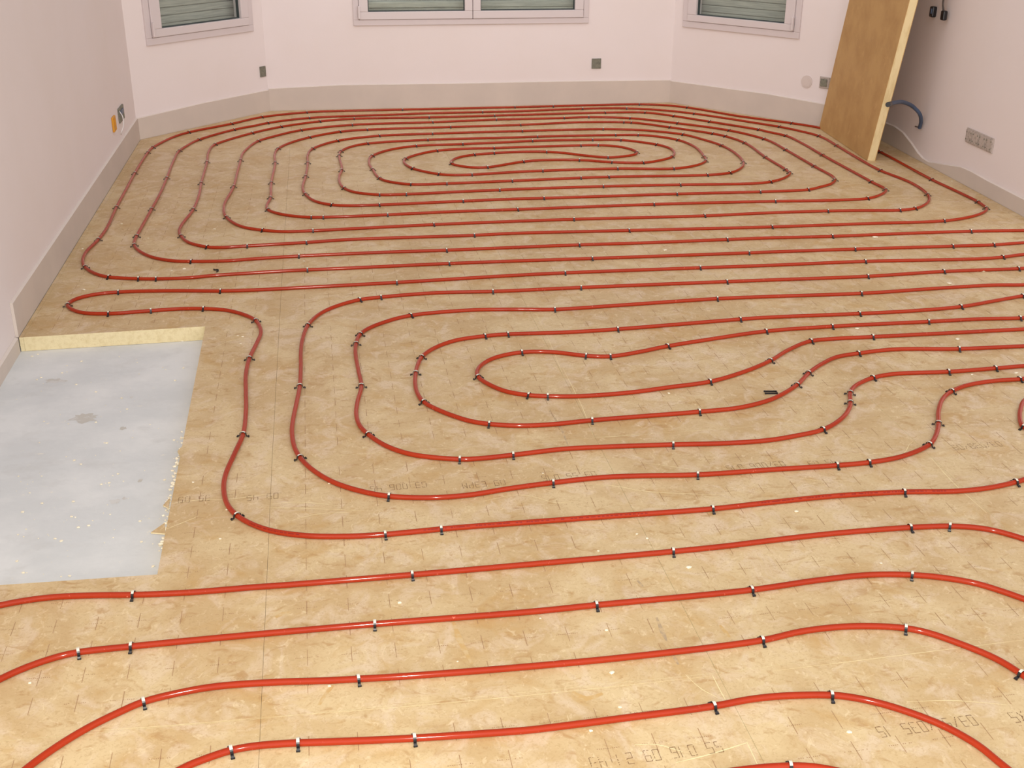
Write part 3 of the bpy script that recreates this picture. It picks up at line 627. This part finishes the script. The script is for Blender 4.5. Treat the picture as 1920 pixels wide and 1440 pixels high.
# loose clips lying on the boards, flat on their side
def loose(px, py, ang, lab):
    o = clipsrc.copy(); C.objects.link(o); o.name = 'loose_clip'
    p = at(px, py); o.location = (p.x, p.y, 0.0035)
    o.matrix_world = Matrix.Translation(o.location) @ Matrix.Rotation(ang, 4, 'Z') @ Matrix.Rotation(math.pi/2, 4, 'Y')
    tag(o, lab, 'pipe clip')
loose(403, 509, 0.6, 'loose black clip leaning against the far red pipe near the left wall')
# a staple shaped clip: bridge and two long prongs
bm = bmesh.new()
for s in (-1, 1):
    add_box(bm, (0, s*.0085, .003), (.040, .0042, .005), 0, None, .001)
    add_box(bm, (-.021, s*.0085, .003), (.006, .0065, .005), 0, None, .001)
add_box(bm, (.0185, 0, .003), (.004, .021, .005), 0, None, .001)
o = obj('loose_clip', bm, M_black, None, False, at(1446, 737)); o.rotation_euler = (0, 0, PHI-0.15)
tag(o, 'loose black forked clip lying on the boards beside the middle pipe loops', 'pipe clip')

# ------------------------------------------------------------------ board leaning in the right corner
b0 = at(1536, 241); b1 = at(1626, 301.5); b2 = at(1640.5, 303)
ex = (b1-b0).normalized(); Wb = (b1-b0).length; nb_ = Vector((-ex.y, ex.x, 0))      # horizontal, away from the camera
if nb_.y < 0: nb_ = -nb_
def proj(p):
    q = np.array([p.x, p.y, p.z-H]); z = q@AF; return 960+F*(q@AR)/z, 720+F*(q@AD)/z
best = None
for k in range(0, 400):
    for r in range(-40, 41, 2):
        be = math.radians(k*0.1); ga = math.radians(r*0.25)
        u = (Vector((0, 0, 1))*math.cos(be)+nb_*math.sin(be))*math.cos(ga)+ex*math.sin(ga)
        e = 0
        for base, (tx, ty), (fx, fy) in ((b0, (1593, 0), (1536, 241)), (b1, (1706, 0), (1627, 303))):
            q = proj(base+u*1.0); sx = fx+(tx-fx)*(q[1]-fy)/(ty-fy); e += (q[0]-sx)**2
        if best is None or e < best[0]: best = (e, be, ga, u)
print('lean', best[0], math.degrees(best[1]), math.degrees(best[2]), 'width', Wb)
u = best[3]; fn = ex.cross(u)
if fn.y > 0: fn = -fn                 # face normal towards the camera
TB = (b2-b1).length*0.8; print('thickness', TB)
TB = 0.05
Mb = Matrix(((ex.x, -fn.x, u.x, b0.x), (ex.y, -fn.y, u.y, b0.y), (ex.z, -fn.z, u.z, b0.z+0.002), (0, 0, 0, 1)))
Lb = 2.35
root = empty('leaning_board', b0)
tag(root, 'brown faced insulation board leaning upright in the right corner, cream edge showing', 'insulation board')
Mb2 = Matrix.Translation(-b0) @ Mb
bm = bmesh.new(); add_box(bm, (Wb/2, TB/2, Lb/2), (Wb-0.002, TB-0.003, Lb), 0, Mb2); c_ = obj('foam_core', bm, M_edge, root); c_['label'] = 'cream foam core seen along the right edge'
bm = bmesh.new(); add_box(bm, (Wb/2, 0.0, Lb/2), (Wb, 0.003, Lb), 0, Mb2); c_ = obj('facing', bm, M_panel, root)
bm = bmesh.new(); add_box(bm, (Wb/2, TB, Lb/2), (Wb, 0.003, Lb), 0, Mb2); obj('facing', bm, M_panel, root)

# ------------------------------------------------------------------ wall boxes, plates, conduit
def frame_mat(fr, s, z):
    a, x, n = fr; p = a + x*s - n*TH; return Matrix(((x.x, -n.x, 0, p.x), (x.y, -n.y, 0, p.y), (0, 0, 1, z), (0, 0, 0, 1)))
def wall_item(name, fr, px, py, lab, cat, group=None):
    s, z = span(fr, [(px, py)])[0]; M = frame_mat(fr, s, z); root = empty(name, M.translation); tag(root, lab, cat, group)
    return root, Matrix.Translation(-M.translation) @ M
def flush_box(fr, px, py, wd, ht, lab, mat_, group='flush wall boxes'):
    root, M = wall_item('wall_box', fr, px, py, lab, 'electrical box', group)
    bm = bmesh.new(); t = .006
    add_box(bm, (0, -.004, 0), (wd, .008, ht), 0, M, .002); obj('cover', bm, mat_, root)
    bm = bmesh.new()
    for a, c, d in (((-wd/2+.006, 0), 0, (.004, ht-.012)), ((wd/2-.006, 0), 0, (.004, ht-.012)), ((0, ht/2-.006), 0, (wd-.012, .004)), ((0, -ht/2+.006), 0, (wd-.012, .004))):
        add_box(bm, (a[0], -.009, a[1]), (d[0], .003, d[1]), 0, M)
    obj('rim', bm, mat_, root)
    return root, M
def disc(bm, M, x, z, r, y=-.0095, h=.003, seg=20, mi=0):
    rr = bmesh.ops.create_cone(bm, cap_ends=True, segments=seg, radius1=r, radius2=r, depth=h)
    for v in rr['verts']: v.co = M @ Vector((x+v.co.x, y+v.co.z, z+v.co.y))
    for f in {f for v in rr['verts'] for f in v.link_faces}: f.material_index = mi
r_, M = flush_box(frBL, 492, 134, .058, .075, 'small grey square wall box on the left bay wall beneath its window', M_box)
bm = bmesh.new(); disc(bm, M, 0, 0, .018); obj('screw_cap', bm, M_box, r_)
r_, M = flush_box(frC, 1118, 119, .072, .075, 'small grey square wall box on the middle bay wall', M_box)
bm = bmesh.new(); disc(bm, M, 0, 0, .016); obj('screw_cap', bm, M_box, r_)
r_, M = flush_box(frBR, 1547, 155, .08, .078, 'grey wall box partly hidden by the leaning board', M_boxl)
bm = bmesh.new(); add_box(bm, (-.004, -.011, 0), (.05, .004, .05), 0, M, .001); obj('inner_cover', bm, M_box, r_)
root, M = wall_item('round_plate', frBR, 1513, 153, 'round blank cap plate on the wall left of the leaning board', 'cap plate')
bm = bmesh.new(); disc(bm, M, 0, 0, .043, -.003, .006, 40); obj('disc', bm, M_round, root)
bm = bmesh.new(); disc(bm, M, 0, 0, .034, -.0068, .002, 40); obj('inner_disc', bm, M_round, root)
# long plate of four boxes on the right wall
q = span(frR, [(1813, 254), (1863, 273)]); wd = abs(q[1][0]-q[0][0]); print('quad', wd)
root, M = wall_item('wall_box', frR, 1838, 263, 'long pale four-gang wall box with plaster-spotted covers on the right wall', 'electrical box', 'flush wall boxes')
bm = bmesh.new(); add_box(bm, (0, -.004, 0), (wd, .008, .082), 0, M, .002); obj('plate', bm, M_boxl, root)
for k in range(4):
    cx = -wd/2+wd*(k+.5)/4; bm = bmesh.new(); add_box(bm, (cx, -.010, 0), (wd/4-.008, .004, .066), 0, M, .0015); g_ = obj('gang_cover', bm, M_boxl, root)
    bm = bmesh.new()
    for sx, sz_ in ((-1, -1), (1, -1), (-1, 1), (1, 1)): disc(bm, M, cx+sx*(wd/8-.014), sz_*.02, .0045, -.013, .002, 8)
    obj('screw', bm, M_box, g_)
# left wall: grey box with a dangling white wire and an orange plug
root, M = wall_item('wall_box', frL, 225.5, 213, 'pale grey wall box on the left wall with wire tail', 'electrical box', 'flush wall boxes')
wL = abs(span(frL, [(221, 213)])[0][0]-span(frL, [(230.5, 213)])[0][0])
bm = bmesh.new(); add_box(bm, (0, -.005, 0), (wL, .01, .085), 0, M, .002); obj('cover', bm, M_box, root)
bm = bmesh.new(); add_box(bm, (0, -.012, 0.012), (wL*.5, .006, .03), 0, M, .001); obj('terminal', bm, M_blue, root)
bm = bmesh.new(); tube(bm, catmull([M @ Vector(v) for v in ((-wL*.45, -.01, .03), (-wL*.62, -.03, .0), (-wL*.72, -.03, -.05), (-wL*.8, -.015, -.085), (-wL*.7, -.01, -.1))], .01), .003, 6)
obj('wire_tail', bm, M_white, root, True)
root, M = wall_item('orange_plug', frL, 212, 232, 'orange plastic plug sticking out low on the left wall', 'wall plug')
wO = abs(span(frL, [(209.5, 232)])[0][0]-span(frL, [(214.5, 232)])[0][0])
bm = bmesh.new(); add_box(bm, (0, -.006, 0), (wO, .012, .085), 0, M, .004); obj('body', bm, M_orange, root)
bm = bmesh.new(); add_box(bm, (0, -.014, 0.01), (wO*.4, .005, .035), 0, M, .001); obj('ridge', bm, M_orange, root)
# two dark connectors high on the right wall, one with cable tails
root, M = wall_item('connector', frR, 1754, 22, 'dark connector at the top of the right wall, without cable', 'connector', 'dark connectors')
bm = bmesh.new(); add_box(bm, (0, -.015, 0), (.045, .03, .062), 0, M, .008); obj('housing', bm, M_black, root)
bm = bmesh.new(); add_box(bm, (0.012, -.032, 0.005), (.012, .006, .03), 0, M, .002); obj('latch', bm, M_blue, root)
root, M = wall_item('connector', frR, 1779, 29, 'dark connector hanging from cable tails on the right wall', 'connector', 'dark connectors')
bm = bmesh.new(); add_box(bm, (0, -.03, 0), (.042, .028, .055), 0, M, .008); obj('housing', bm, M_black, root)
for dx in (0.0, 0.02):
    bm = bmesh.new(); tube(bm, catmull([M @ Vector(v) for v in ((-.02+dx, -.03, .02), (-.03+dx*.5, -.035, .07), (-.012+dx, -.035, .15), (.0, -.02+dx*.2, .3), (0.01, .0, .45))], .02), .0035, 6)
    obj('cable', bm, M_cable, root, True)
# curved conduit stub coming out of the right wall
s0_, z0_ = span(frR, [(1724, 238)])[0]
root, M = wall_item('conduit', frR, 1724, 238, 'dark blue curved conduit end poking out of the right wall', 'conduit')
pw = M.translation.copy()
def near_wall(px, py, off):
    a, x, n = frR; d = Vector(ray(px, py)); o = Vector((0, 0, H)); t = (a + n*off - o).dot(n)/d.dot(n); return o + d*t - root.location
cp = [near_wall(1724, 240, .004), near_wall(1727, 228, .015), near_wall(1724, 213, .05), near_wall(1712, 200, .10), near_wall(1695, 192, .20), near_wall(1680, 192, .34), near_wall(1669, 195, .46)]
bm = bmesh.new(); P = catmull(cp, .004); tube(bm, P, lambda i: .0105+.0012*(i % 2), 12); obj('corrugated_tube', bm, M_blue, root, True)
bm = bmesh.new(); P2 = [cp[-1], cp[-1]+(cp[-1]-cp[-2])*.35]; tube(bm, P2, .0145, 12); obj('end_cap', bm, M_black, root)
bm = bmesh.new(); P3 = [near_wall(1716, 237, .004), near_wall(1724, 239, .006)]; tube(bm, P3, .004, 6); obj('fixing_nail', bm, M_cable, root)
